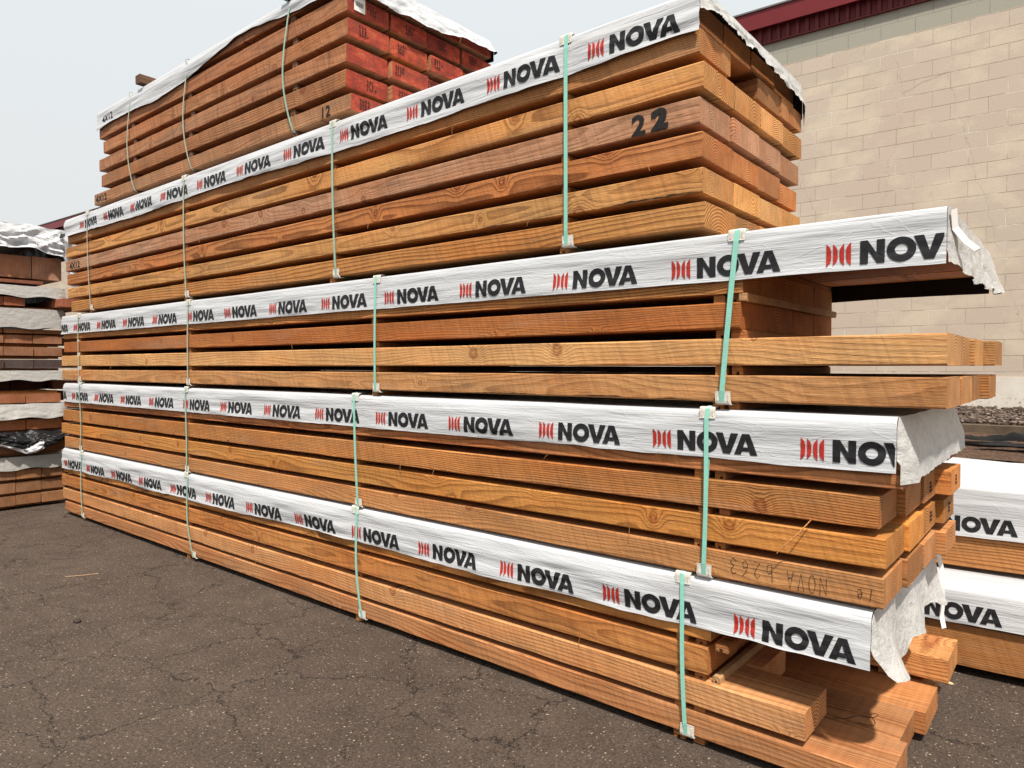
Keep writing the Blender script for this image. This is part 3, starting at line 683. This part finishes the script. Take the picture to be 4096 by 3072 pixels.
def pack2():
    P = Pack('lumber_pack', 'main stack pack with upside-down handwriting pencilled on the end of its lowest board', 'lumber pack', -4.3, .6, .67, group=G, seed=2); rg = P.rg
    L = lambda k: [-7.98+rg.uniform(-.03, .03) for _ in range(k)]
    P.layer(.687, .790, col(194, 138, 82), [-7.95]+L(3), [-.506, -.49, -.485, -.452])
    P.layer(.820, .922, col(198, 138, 68), [-8.035]+L(3), [-.502, -.488, -.49, -.462])
    P.layer(.952, 1.060, col(190, 130, 70), [-7.98]+L(3), [-.524, -.497, -.487, -.43], ys=[0, .285, .59, .86, 1.15])
    P.layer(1.093, 1.195, col(184, 120, 70), [-7.95]+L(3), [-.457, -.455, -.46, -.45])
    P.layer(1.222, 1.318, col(190, 130, 70), [-7.93]+L(3), [-.50, -.49, -.495, -.50])
    xs = STX[2]
    spacers(P, [(.656, .031), (.790, .029), (.922, .029), (1.060, .032), (1.195, .026)], xs)
    w = Wrap(-7.93, -.472, 0, 1.21, 1.330, .184, 22, amp=.009, rad=.020, hem=.006, straps=xs)
    P.wrap(w); P.logos(w, -.772, 1.167, 14, .5765, xmax=-.476, xmin=-7.92)
    def hem(t):
        y = t*1.21; return .205-.006*t+.005*noise.noise(Vector((y*22, 0, 1)))+.004*noise.noise(Vector((y*60, 0, 4)))+(.016 if t < .08 else 0)
    P.flap(w, 1, hem=hem, out=lambda t, v: .006+.040*min(1, v*1.5)+.02*v*max(0, t-.9)*6+.007*v*abs(math.sin(t*9)), ny=60, wr=.005, seed=7)
    P.flap(w, -1, hem=lambda t: .17, out=lambda t, v: .01*v, seed=8)
    mats = [STRAP_OLD, STRAP_OLD, STRAP, STRAP]
    for i, x in enumerate(xs): P.strap(x+[.0, .0, .02, .0][i], x+[.02, 0, -.01, .012][i], 0, 1.21, .683, 1.334, mats[i], wob=[.03, .012, .0, .004][i])
    # second strand seen behind the right hand strap
    bm = bmesh.new(); ribbon(bm, [(-1.118, -.006, 1.14), (-1.128, -.007, .95), (-1.137, -.006, .72)], (1, 0, 0), .014, .0012)
    for v in bm.verts: v.co -= P.f
    link('strap', bm, STRAP_OLD, P.root)
    # handwriting: strokes drawn upright then turned upside down
    S = {'N': [[(0, 0), (0, 1), (.7, 0), (.7, 1)]], 'O': [[(.35+.36*math.cos(a/10*6.3), .5+.52*math.sin(a/10*6.3)) for a in range(11)]], 'V': [[(0, 1), (.35, 0), (.7, 1)]], 'A': [[(0, 0), (.35, 1), (.7, 0)], [(.12, .35), (.6, .38)]],
         'e': [[(.1, .5), (.6, .55), (.5, .85), (.2, .85), (.05, .5), (.25, .1), (.6, .2)]], '1': [[(.1, 0), (.3, 1)]], 'b': [[(.05, 1.1), (.1, 0), (.5, .05), (.6, .4), (.4, .6), (.1, .5)]], '2': [[(.05, .8), (.3, 1), (.6, .8), (.5, .5), (.05, .05), (.7, 0)]],
         '6': [[(.6, 1), (.2, .7), (.05, .3), (.3, 0), (.6, .2), (.5, .5), (.1, .4)]], '3': [[(.05, .9), (.4, 1), (.6, .75), (.3, .5), (.65, .25), (.4, 0), (0, .15)]]}
    def w_(txt, xr, xl, zc, hgt, rot=True):
        bm = bmesh.new(); adv = (xr-xl)/len(txt)
        for i, c in enumerate(txt):
            for st in S.get(c, []):
                pts = []
                for px, pz in st: pts.append((xr-adv*i-px*adv*.8, -.0008, zc+hgt/2-pz*hgt+.002*math.sin(i*3)))
                tube(bm, pts, .0012, 5)
        for v in bm.verts: v.co -= P.f
        link('handwriting', bm, PENCIL, P.root)
    w_('NOVA', -.685, -.835, .728, .062); w_('b263', -.870, -1.05, .742, .060); w_('1e', -.54, -.60, .728, .040)
    # small black grade stamps on the ends of a few boards
    stamps(P, [(-.43, 1.0, 1.005), (-.487, .74, 1.0), (-.462, 1.06, .87), (-.49, .78, .872)], .05)
def stamps(P, lst, s):
    """illegible little grade stamps: a frame with a few strokes"""
    rg = random.Random(s*1000+len(lst))
    for x, y, z in lst:
        bm = bmesh.new()
        for k in range(3):
            for j in range(rg.randint(3, 4)):
                a = y-s*.5+j*s*.26+rg.uniform(0, .004); b = z+s*.35-k*s*.3
                add_box(bm, (x+.0015, a, b-s*.10), (x+.0030, a+s*.07, b+s*.10))
                if rg.random() < .7: add_box(bm, (x+.0031, a+s*.02, b-s*.09), (x+.0036, a+s*.18, b-s*.03))
                if rg.random() < .5: add_box(bm, (x+.0037, a+s*.0, b+s*.04), (x+.0041, a+s*.16, b+s*.09))
        for v in bm.verts: v.co -= P.f
        link('grade_stamp', bm, STENCIL, P.root)
pack2()

def pack3():
    P = Pack('lumber_pack', 'main stack pack whose two lower board layers and white cover jut out furthest right', 'lumber pack', -4.3, .6, 1.33, group=G, seed=3); rg = P.rg
    L = lambda k: [-7.98+rg.uniform(-.03, .03) for _ in range(k)]
    P.layer(1.360, 1.460, col(196, 144, 88), [-7.99]+L(3), [-.337, -.335, -.34, -.31])
    P.layer(1.498, 1.600, col(212, 160, 98), [-8.0]+L(3), [-.337, -.345, -.33, -.29])
    P.layer(1.636, 1.736, col(180, 112, 56), [-7.93]+L(3), [-1.0, -1.0, -1.0, -1.0])
    P.layer(1.768, 1.868, col(192, 132, 72), [-7.94]+L(3), [-.99, -.995, -1.0, -1.0])
    P.layer(1.896, 1.988, col(176, 118, 68), [-7.95]+L(3), [-.37, -.37, -.375, -.38])
    xs = STX[3]
    spacers(P, [(1.330, .030), (1.460, .038), (1.600, .036), (1.736, .032), (1.868, .028)], [xs[0], xs[1], xs[2], -1.055], pair=.09)
    P.beam(-1.005, -.975, .0, 1.2, 1.738, 1.767, col(190, 150, 100), 'lath_and_gap_filler'); P.beam(-7.8, -1.15, .86, .90, 1.462, 1.494, col(120, 80, 50), 'lath_and_gap_filler'); P.beam(-7.8, -1.15, .5, .54, 1.604, 1.632, col(120, 80, 50), 'lath_and_gap_filler')  # short lath is real; both long dark ones are added to darken see-through gaps
    w = Wrap(-7.96, -.342, 0, 1.21, 1.996, .180, 33, amp=.008, rad=.012, hem=.004, straps=xs, hem_fn=lambda x: .0)
    bark(P, -2.35, -1.95, 1.366, .007, 1); bark(P, -1.75, -1.5, 1.368, .010, 2); bark(P, -1.35, -1.2, 1.366, .005, 7); bark(P, -3.6, -3.3, 1.366, .006, 4)
    P.wrap(w); P.logos(w, -.694, 1.834, 14, .577, xmax=-.348, xmin=-7.95)
    def hem(t):
        y = t*1.21; z = .03*max(0, 1-t*9)
        return .175+.025*math.sin(t*3.0)+.010*noise.noise(Vector((y*12, 0, 1)))+.009*abs(noise.noise(Vector((y*40, 0, 4))))
    P.flap(w, 1, hem=hem, out=lambda t, v: .004+.042*v*(.3+t)+.007*v*math.sin(t*30), ny=90, wr=.009, seed=17)
    bm = bmesh.new()   # outer torn strip with the tag
    ribbon(bm, [(-.328, .02, 1.985), (-.326, .04, 1.93), (-.30, .07, 1.89), (-.275, .12, 1.868), (-.28, .17, 1.872)], (.2, .9, .3), .05, .0012)
    for v in bm.verts: v.co -= P.f
    link('torn_ribbon', bm, PAPER, P.cov)
    P.flap(w, -1, hem=lambda t: .17, out=lambda t, v: .01*v, seed=18)
    mats = [STRAP_PALE, STRAP_PALE, STRAP, STRAP]
    for i, x in enumerate(xs): P.strap(x+[.0, 0, .0, -.035][i], x+[.0, .015, .01, .022][i], 0, 1.21, 1.354, 2.0, mats[i], w=[.014, .015, .016, .020][i], prot=True)
    bm = bmesh.new(); ribbon(bm, [(-1.035, -.006, 1.812), (-1.046, -.007, 1.65), (-1.058, -.006, 1.50)], (1, 0, 0), .015, .0012)
    for v in bm.verts: v.co -= P.f
    link('strap', bm, STRAP_OLD, P.root)

def stencil(P, txt, x, z, size, y=-.0022, width=1., offset=.012, mat=None, fs=None, name='stencilled_number', blot=0, wd=0):
    bm = text_bm(txt, size, offset*size, 0, width)
    for v in bm.verts:
        X, Z = v.co.x, v.co.y; wob = .0012*noise.noise(Vector((X*60, Z*60, 1)))
        v.co = Vector((x+X+wob, y, z+Z+wob*1.3)) if fs is None else fs(x+X, z+Z)
        v.co -= P.f
    return link(name, bm, mat or STENCIL, P.root)

def bark(P, x0, x1, z, h, seed, y=-.0016):
    bm = bmesh.new(); n = int((x1-x0)/.008); A = []
    for i in range(n+1):
        x = x0+(x1-x0)*i/n; t = i/n; e = math.sin(math.pi*t)**.5
        hh = h*e*(.35+.9*abs(noise.noise(Vector((x*16, seed, 0))))*1.6+.25*noise.noise(Vector((x*70, seed, 2))))
        A.append((bm.verts.new(Vector((x, y, z))-P.f), bm.verts.new(Vector((x, y, z+max(.0008, hh)))-P.f)))
    for a, b in zip(A, A[1:]): bm.faces.new((a[0], b[0], b[1], a[1]))
    link('bark_edge', bm, BARK, P.root)
def pack4():
    P = Pack('lumber_pack', 'main stack pack with black 22 stencilled on one board near its right end', 'lumber pack', -4.3, .6, 2.0, group=G, seed=4); rg = P.rg
    L = lambda k: [-7.80+rg.uniform(-.04, .04) for _ in range(k)]
    P.layer(2.030, 2.129, col(190, 134, 72), [-7.71]+L(3), [-1.142, -1.15, -1.15, -1.10])
    P.layer(2.165, 2.262, col(198, 146, 84), [-7.80]+L(3), [-1.150, -1.152, -1.155, -1.16])
    P.layer(2.300, 2.400, col(184, 122, 68), [-7.81]+L(3), [-1.155, -1.158, -1.163, -1.18])
    P.layer(2.433, 2.535, col(184, 138, 100), [-7.84]+L(3), [-1.165, -1.155, -1.160, -1.172], ys=[0, .295, .605, .905, 1.21])
    P.layer(2.566, 2.667, col(204, 148, 84), [-7.83]+L(3), [-1.150, -1.150, -1.150, -1.158])
    P.layer(2.703, 2.798, col(190, 132, 76), [-7.78]+L(3), [-1.168, -1.75, -1.168, -1.16])
    P.layer(2.836, 2.932, col(176, 118, 68), [-7.80]+L(3), [-1.20, -1.20, -1.195, -1.20])
    xs = STX[4]
    spacers(P, [(2.0, .030), (2.129, .036), (2.262, .038), (2.400, .033), (2.535, .031), (2.667, .036), (2.798, .038)], xs, pair=0)
    w = Wrap(-7.81, -1.161, 0, 1.21, 2.944, .180, 44, amp=.014, rad=.016, hem=.008, straps=xs, hem_fn=lambda x: .010*math.sin(x*1.9+1)-.012*(x > -1.6)*(x+1.6))
    P.wrap(w); P.logos(w, -1.663, 2.797, 11, .5745, xmin=-7.80)
    def hem(t):
        y = t*1.21; return .078+.045*t**2.5+.010*noise.noise(Vector((y*14, 0, 1)))+.016*abs(noise.noise(Vector((y*50, 0, 4))))+(.10*max(0, (t-.94)/.06))
    P.flap(w, 1, hem=hem, out=lambda t, v: .004+.030*v, ny=110, wr=.012, seed=27)
    P.flap(w, -1, hem=lambda t: .16, out=lambda t, v: .02*v, seed=28)
    bm = bmesh.new()
    ribbon(bm, [(-7.80, -.012, 2.80), (-7.84, -.02, 2.785), (-7.90, -.03, 2.79)], (0, .3, 1), .05, .002)
    for v in bm.verts: v.co -= P.f
    link('torn_ribbon', bm, TARP_BLACK, P.cov)
    mats = [STRAP_PALE, STRAP_PALE, STRAP_OLD, STRAP]
    for i, x in enumerate(xs): P.strap(x+[.06, .03, .03, .0][i], x+[-.01, 0, .0, .0][i], 0, 1.21, 2.026, 2.948, mats[i], w=[.014, .015, .016, .019][i], wob=[-.01, -.01, -.004, .002][i])
    bark(P, -1.55, -1.17, 2.170, .010, 3); bark(P, -2.3, -2.12, 2.168, .006, 5); bark(P, -3.0, -2.8, 2.568, .007, 9)
    stencil(P, '2', -1.462, 2.441, .112, width=1.15, offset=.035); stencil(P, '2', -1.372, 2.444, .110, width=1.15, offset=.05)
    stencil(P, '2', -1.358, 2.449, .106, y=-.0030, width=1.1, offset=.06)
    stencil(P, '4X12', -7.74, 2.450, .088, width=1.35, offset=.02)
pack4()

pack3()
RX0, RX1 = -7.04, -3.38
def red_pack():
    P = Pack('red_ended_lumber_pack', 'topmost lumber pack, shorter and browner, its board ends painted red', 'lumber pack', -5.2, .63, 2.97, group=G, seed=5); rg = P.rg
    ys = [.03, .345, .665, .985, 1.30]; m = [W_OLD, W_RED]; br = col(150, 108, 78)
    L = lambda k: [RX0+rg.uniform(-.06, .06) for _ in range(k)]
    P.layer(2.998, 3.096, col(176, 130, 88), [-7.18]+L(3), [-3.345, -3.36, -3.37, -3.36], ys=ys, mats=m, gap=.014)
    P.layer(3.143, 3.247, col(172, 120, 76), [-7.01]+L(3), [-3.392, -3.36, -3.39, -3.36], ys=ys, mats=m, gap=.014)
    P.layer(3.291, 3.396, col(176, 122, 80), [-7.055]+L(3), [-3.388, -3.36, -3.39, -3.37], ys=ys, mats=m, gap=.014)
    P.layer(3.437, 3.541, col(182, 124, 78), [-6.955]+L(3), [-3.372, -3.372, -3.35, -3.38], ys=ys, mats=m, gap=.014)
    P.layer(3.582, 3.686, col(172, 116, 74), [-7.04]+L(3), [-3.376, -3.372, -3.38, -3.37], ys=ys, mats=m, gap=.014)
    P.layer(3.727, 3.815, col(164, 110, 70), [-7.0]+L(3), [-3.38, -3.38, -3.38, -3.37], ys=ys, mats=m, gap=.014)
    for z, h in ((2.966, .031), (3.096, .045), (3.247, .043), (3.396, .040), (3.541, .040), (3.686, .040)):
        for x in (-6.35, -5.33, -3.97): P.spacer(x+rg.uniform(.0, .05), .04, 1.25, z, .05, h, col(128, 92, 66))
    hf = lambda x: max(-.10, .052 - .10*max(0, min(1, (x+5.9)/1.3)) + .020*math.sin(x*3.1))+(.03 if x > -3.9 else 0)*(x+3.9)/.5
    w = Wrap(-7.05, -3.36, .03, 1.30, 3.832, .155, 55, amp=.012, rad=.02, hem=.012, hem_fn=lambda x: hf(x)-.03)
    P.wrap(w)
    def hem(t):
        pts = [(0, .10), (.06, .14), (.2, .15), (.5, .155), (.62, .14), (.75, .115), (.93, .12), (1, .08)]
        for (a, b), (c, d) in zip(pts, pts[1:]):
            if t <= c: return b+(d-b)*((t-a)/(c-a))+.004*noise.noise(Vector((t*20, 0, 1)))
        return .1
    P.flap(w, 1, hem=hem, out=lambda t, v: .01+.06*v*(.4+t), mat=WRAP, wr=.022, ny=60, seed=37)
    P.flap(w, -1, hem=lambda t: .12, out=lambda t, v: .01*v, seed=38)
    for x, xb, m_ in ((-6.372, -6.29, STRAP_PALE), (-5.35, -5.28, STRAP_PALE), (-3.985, -3.93, STRAP_OLD)):
        P.strap(xb, x, .03, 1.30, 2.992, 3.838, m_, w=.015, prot=False, slack=.012, wob=-.06)
    # paper tag stapled to a red end
    bm = bmesh.new(); add_box(bm, (-3.370, .075, 3.60), (-3.3675, .155, 3.72)); 
    for v in bm.verts: v.co -= P.f
    t = link('paper_tag', bm, PAPER, P.root); bm = bmesh.new()
    for k in range(14): add_box(bm, (-3.3674, .085+k*.0042, 3.627), (-3.3669, .0866+k*.0042+(.001 if k % 3 == 0 else 0), 3.655))
    for v in bm.verts: v.co -= P.f
    link('barcode', bm, STENCIL, t)
    stencil(P, '12', -3.645, 3.010, .090, y=.0275, width=1.15, offset=.015); stencil(P, '4X12', -7.14, 3.014, .085, y=.0275, width=1.3, offset=.015)
    fs = lambda x, z: Vector((x, w.front(x, z, .002), z)); stencil(P, '4X12', -6.93, 3.70, .085, fs=fs, width=1.25, offset=.015)
    S = [(-3.36, .20, 3.63), (-3.372, .52, 3.63), (-3.36, .80, 3.63), (-3.36, 1.10, 3.63), (-3.372, .15, 3.49), (-3.372, .45, 3.49), (-3.35, .75, 3.49), (-3.36, .42, 3.345), (-3.392, .22, 3.195), (-3.36, .45, 3.195), (-3.345, .13, 3.045), (-3.38, .72, 3.345)]
    stamps(P, S, .075)
red_pack()
for x, z, lb in ((-6.12, 3.845, 'short weathered bearer block across the left end of the topmost white cover'), (-3.97, 3.84, 'weathered bearer block cut off by the top edge, above the topmost pack right strap')):
    o = link('bearer_block', beam_bm(.42, .085, .07, int(-x*10)), [W_OLD, W_OLD], None, (x, .20, z+.036), (0, 0, R(90))); o.color = col(112, 84, 62)
    tag(o, lb, 'timber block', 'bearer blocks on the topmost pack')

# ------------------------------------------------------------------ packs behind, at the right
def back_pack(label, fx, fy, rz, zs, zt, hf, c, seed, lx, lz, group):
    P = Pack('lumber_pack', label, 'lumber pack', fx, fy, zs[0][0]-.03, rz, group, seed)
    for z0, z1 in zs:
        for k in range(6): P.beam(fx-2.9+P.rg.uniform(-.02, .02), fx+2.1, fy+k*.2+(.003 if k else 0), fy+k*.2+.198, z0, z1, c if k == 0 else vary(c, .1, P.rg))
    for x in (-2.6, -.9, .75, 1.9):
        for z0, z1 in zs: P.spacer(fx+x, fy+.01, 1.18, z0-.031, .08, .03)
    w = Wrap(fx-2.9, fx+2.11, fy, fy+1.2, zt, hf, seed, amp=.008, rad=.017, hem=.005, ripple=.07)
    P.wrap(w); P.logos(w, fx+lx, lz, 4, .5745); P.flap(w, 1, hem=lambda t: .2, seed=seed); P.flap(w, -1, hem=lambda t: .2, seed=seed)
    for x in (-2.4, 1.4): P.strap(fx+x, fx+x, fy, fy+1.2, zs[0][0]-.003, zt+.004)
GB = 'lumber packs behind the main stack at right'
back_pack('lower pack of the two behind the main stack at right, on the asphalt', -.5, 1.415, R(2), [(.045, .245), (.275, .40)], .415, .160, col(176, 120, 66), 61, .365-.574+.0, .272, GB)
back_pack('upper pack of the two behind the main stack at right, under a broad white cover', -.5, 1.73, R(4), [(.450, .648), (.675, .83)], .870, .255, col(182, 126, 70), 62, -.175, .640, GB)

# ------------------------------------------------------------------ left background stack, ends facing the camera
def left_stack():
    X1 = -8.6; GL = 'lumber packs in the background stack at left'
    def lp(label, rows, wrap=None, seed=0, hemf=None, crumple=0, X=X1, wamp=.006, ye=.20, w_mat=None, flare=0.02):
        P = Pack('lumber_pack', label, 'lumber pack', X-2.4, -.4, rows[0][0]-.03, 0, GL, seed)
        for r_ in rows:
            z0, z1, ys, c = r_[:4]; ext = r_[4] if len(r_) > 4 else 0
            for k in range(len(ys)-1):
                if ys[k] is None or ys[k+1] is None: continue
                P.beam(X-4.8, X+ext+P.rg.uniform(-.02, .012), ys[k]+.003, ys[k+1]-.003, z0, z1, vary(c, .13, P.rg))
            P.beam(X-4.6, X-.35, .205, .46, z0, z1, col(120, 80, 55))  # recessed dark board, added so the gap beside the main stack looks black
            for x in (-4.4, -2.4, -.45, -.12): P.spacer(X+x, ys[0] or -1, (ys[-1])-(ys[0] or -1)-.01, z0-.031, .05, .029)
        if wrap:
            zt, hf = wrap; w = Wrap(X-4.82, X+.012, -1.02, ye+.02, zt, hf*.9, seed, amp=wamp, crumple=crumple, rad=.02)
            P.wrap(w, WRAP_SHADED); P.flap(w, 1, mat=WRAP_SHADED, hem=hemf or (lambda t: hf+.01*math.sin(t*21+seed)), out=lambda t, v: .005+flare*v, wr=.0035+crumple*.6, ny=70, nv=18, seed=seed)
        for x in (-3.9, -.9): P.strap(X+x, X+x, -1.0, ye, rows[0][0]-.003, (wrap[0] if wrap else rows[-1][1])+.004, STRAP_OLD)
        return P
    b = [.198, -.073, -.336, -.60, -.86, -1.0][::-1]; b2 = [.21, -.02, -.25, -.48, -.71, -.94][::-1]; b3 = [.18, -.15, -.42, -.69, -.96][::-1]
    o = col(166, 122, 82); dk = col(132, 96, 66)
    lp('lowest pack of the left background stack, on the asphalt', [(.045, .145, b2, o), (.178, .282, b2, o), (.318, .412, b2, o)], (.55, .13), 71)
    lp('left background pack under a loose black and white tarpaulin', [(.59, .69, b2, dk), (.70, .80, b2, dk), (.832, .930, b3, col(196, 130, 84))], (1.10, .15), 72, crumple=.012, flare=.05)
    lp('left background pack with three boards showing below a shaded grey cover', [(1.112, 1.206, b3, col(176, 116, 76)), (1.238, 1.335, b3, col(110, 70, 46), -.5)], (1.452, .105), 73, w_mat=None)  # second row: dark boards added, set back to black out a see-through gap
    lp('left background pack with a dark weathered board row under two paler rows', [(1.478, 1.566, b, col(96, 84, 78)), (1.607, 1.70, b, col(170, 126, 92)), (1.738, 1.822, b, col(170, 122, 86)), (1.842, 1.885, b, o)], (2.100, .205), 74)
    lp('left background pack with a wide dark gap between two of its boards', [(2.127, 2.215, [-.60, -.33, -.14], col(172, 108, 76)), (2.127, 2.215, [-.13, .20], col(90, 60, 40), -.8)], (2.338, .115), 75)  # second row: dark board added, set back so the gap reads as dark
    P = Pack('heavy_timber_pack', 'uppermost pack of the left background stack, two cracked thick timbers under crumpled white wrap', 'timber pack', X1-2.2, -.4, 2.36, 0, GL, 76)
    P.beam(X1-4.4, X1+.0, -.072, .20, 2.42, 2.655, col(196, 152, 118), 'heavy_timber'); P.beam(X1-4.4, X1-.005, -.42, -.080, 2.42, 2.65, col(192, 146, 110), 'heavy_timber'); P.beam(X1-4.4, X1, -.80, -.43, 2.42, 2.65, col(192, 146, 110), 'heavy_timber')
    P.beam(X1-4.4, X1+.02, -.9, .02, 2.362, 2.395, col(160, 106, 78), 'plank')
    w = Wrap(X1-4.5, X1+.03, -.86, .37, 2.965, .27, 77, amp=.02, crumple=.030, rad=.04, hem=.02)
    P.wrap(w); P.flap(w, 1, hem=lambda t: .28+.03*math.sin(t*7+1)+.30*max(0, min(1, (t-.86)/.04)), out=lambda t, v: .01+.06*v, wr=.045, ny=60, nv=18, seed=78, mat=WRAP, smooth=False)
    # board sticking out beside the gap, and the short row
    o_ = P.beam(X1-2, X1+.25, .13, .36, 2.127, 2.215, col(172, 108, 76), 'plank')
    # the crumpled tarpaulin with its black inside showing
    bm = bmesh.new(); g = []
    for i in range(71):
        r_ = []
        for k in range(25):
            t, v = i/70, k/24; y = -.80+1.04*t
            top = .815; sag = .10+.13*math.exp(-((t-.62)/.20)**2)
            z = top-v*sag; bulge = .02+.14*math.sin(v*2.2)*(.3+t*.7)
            nz_ = noise.noise(Vector((y*9, v*4, 5)))+.5*noise.noise(Vector((y*21, v*9, 2)))
            r_.append(bm.verts.new((X1+bulge+.045*nz_*v**.4, y, z+.02*noise.noise(Vector((y*6, v*2, 9))))))
        g.append(r_)
    for i in range(70):
        for k in range(24): f = bm.faces.new((g[i][k], g[i][k+1], g[i+1][k+1], g[i+1][k])); f.material_index = 1 if k > 19-6*max(0, i-40)/30*3 and i < 52 else 0
    o = link('tarpaulin', bm, [TARP_BLACK, WRAP], None); tag(o, 'crumpled tarpaulin showing its black inside with a white edge, low in the left background stack', 'tarpaulin')
left_stack()

# ------------------------------------------------------------------ small loose things
def small():
    bm = bmesh.new(); tube(bm, [(-.735, -.014, .958), (-.775, -.030, .905), (-.815, -.036, .862), (-.845, -.034, .826)], lambda t: .0028*(1-.7*abs(t-.4)), 5)
    o = link('wood_splinter', bm, W_FACE); o.color = col(214, 160, 100); tag(o, 'long pale wood splinter leaning across the second pack right of its mint strap', 'splinter')
    bm = bmesh.new(); tube(bm, [(-5.56, -.78, .006), (-5.50, -.70, .008), (-5.46, -.60, .006)], .0024, 5)
    o = link('wood_splinter', bm, W_FACE); o.color = col(206, 176, 130); tag(o, 'pale straw-like splinter lying on the asphalt at left', 'splinter')
    rg = random.Random(3)
    def stone(x, y, s, lb, c):
        bm = bmesh.new(); bmesh.ops.create_icosphere(bm, subdivisions=2, radius=s)
        for v in bm.verts: v.co = Vector((v.co.x*1.4, v.co.y, v.co.z*.6))*(1+.25*noise.noise(v.co*60+Vector((x, y, 0))))
        tag(link('stone', bm, plain('stone', c, .85, .2, 60), None, (x, y, s*.45)), lb, 'stone')
    stone(-4.53, -1.05, .020, 'small dark stone lying on the cracked asphalt at left', lin(58, 50, 46))
    stone(-.475, 1.26, .012, 'tan pebble on the asphalt beneath the jutting board at right', lin(190, 168, 130))
    # splinters and fibres still hanging from sawn edges of the packs
    fib = [(-2.6, .955, 2), (-1.9, 1.09, 2), (-3.9, 1.63, 3), (-6.8, 1.50, 3), (-2.5, 2.70, 4), (-1.4, 2.30, 4), (-5.1, 2.43, 4), (-2.2, .53, 1), (-1.7, .292, 1), (-4.4, .157, 1), (-3.2, 2.30, 4), (-2.0, 2.165, 4), (-2.9, .955, 2), (-1.5, .82, 2)]
    roots = {1: None, 2: None, 3: None, 4: None}
    packs = sorted([o for o in C.objects if o.name.startswith('lumber_pack') and o.get('group') == G], key=lambda o: o.location.z)
    for x, z, p in fib:
        bm = bmesh.new()
        for k in range(1):
            a = x+rg.uniform(-.05, .05); l = rg.uniform(.015, .04); d = rg.uniform(-.02, .02)
            tube(bm, [(a, -.001, z+.004), (a+d*.5, -.008, z-l*.4), (a+d, -.010+rg.uniform(-.004, .004), z-l)], .0009, 4)
        r = packs[p-1]
        for v in bm.verts: v.co -= r.location
        o = link('hanging_fibre', bm, W_FACE, r); o.color = col(190, 140, 84)
small()
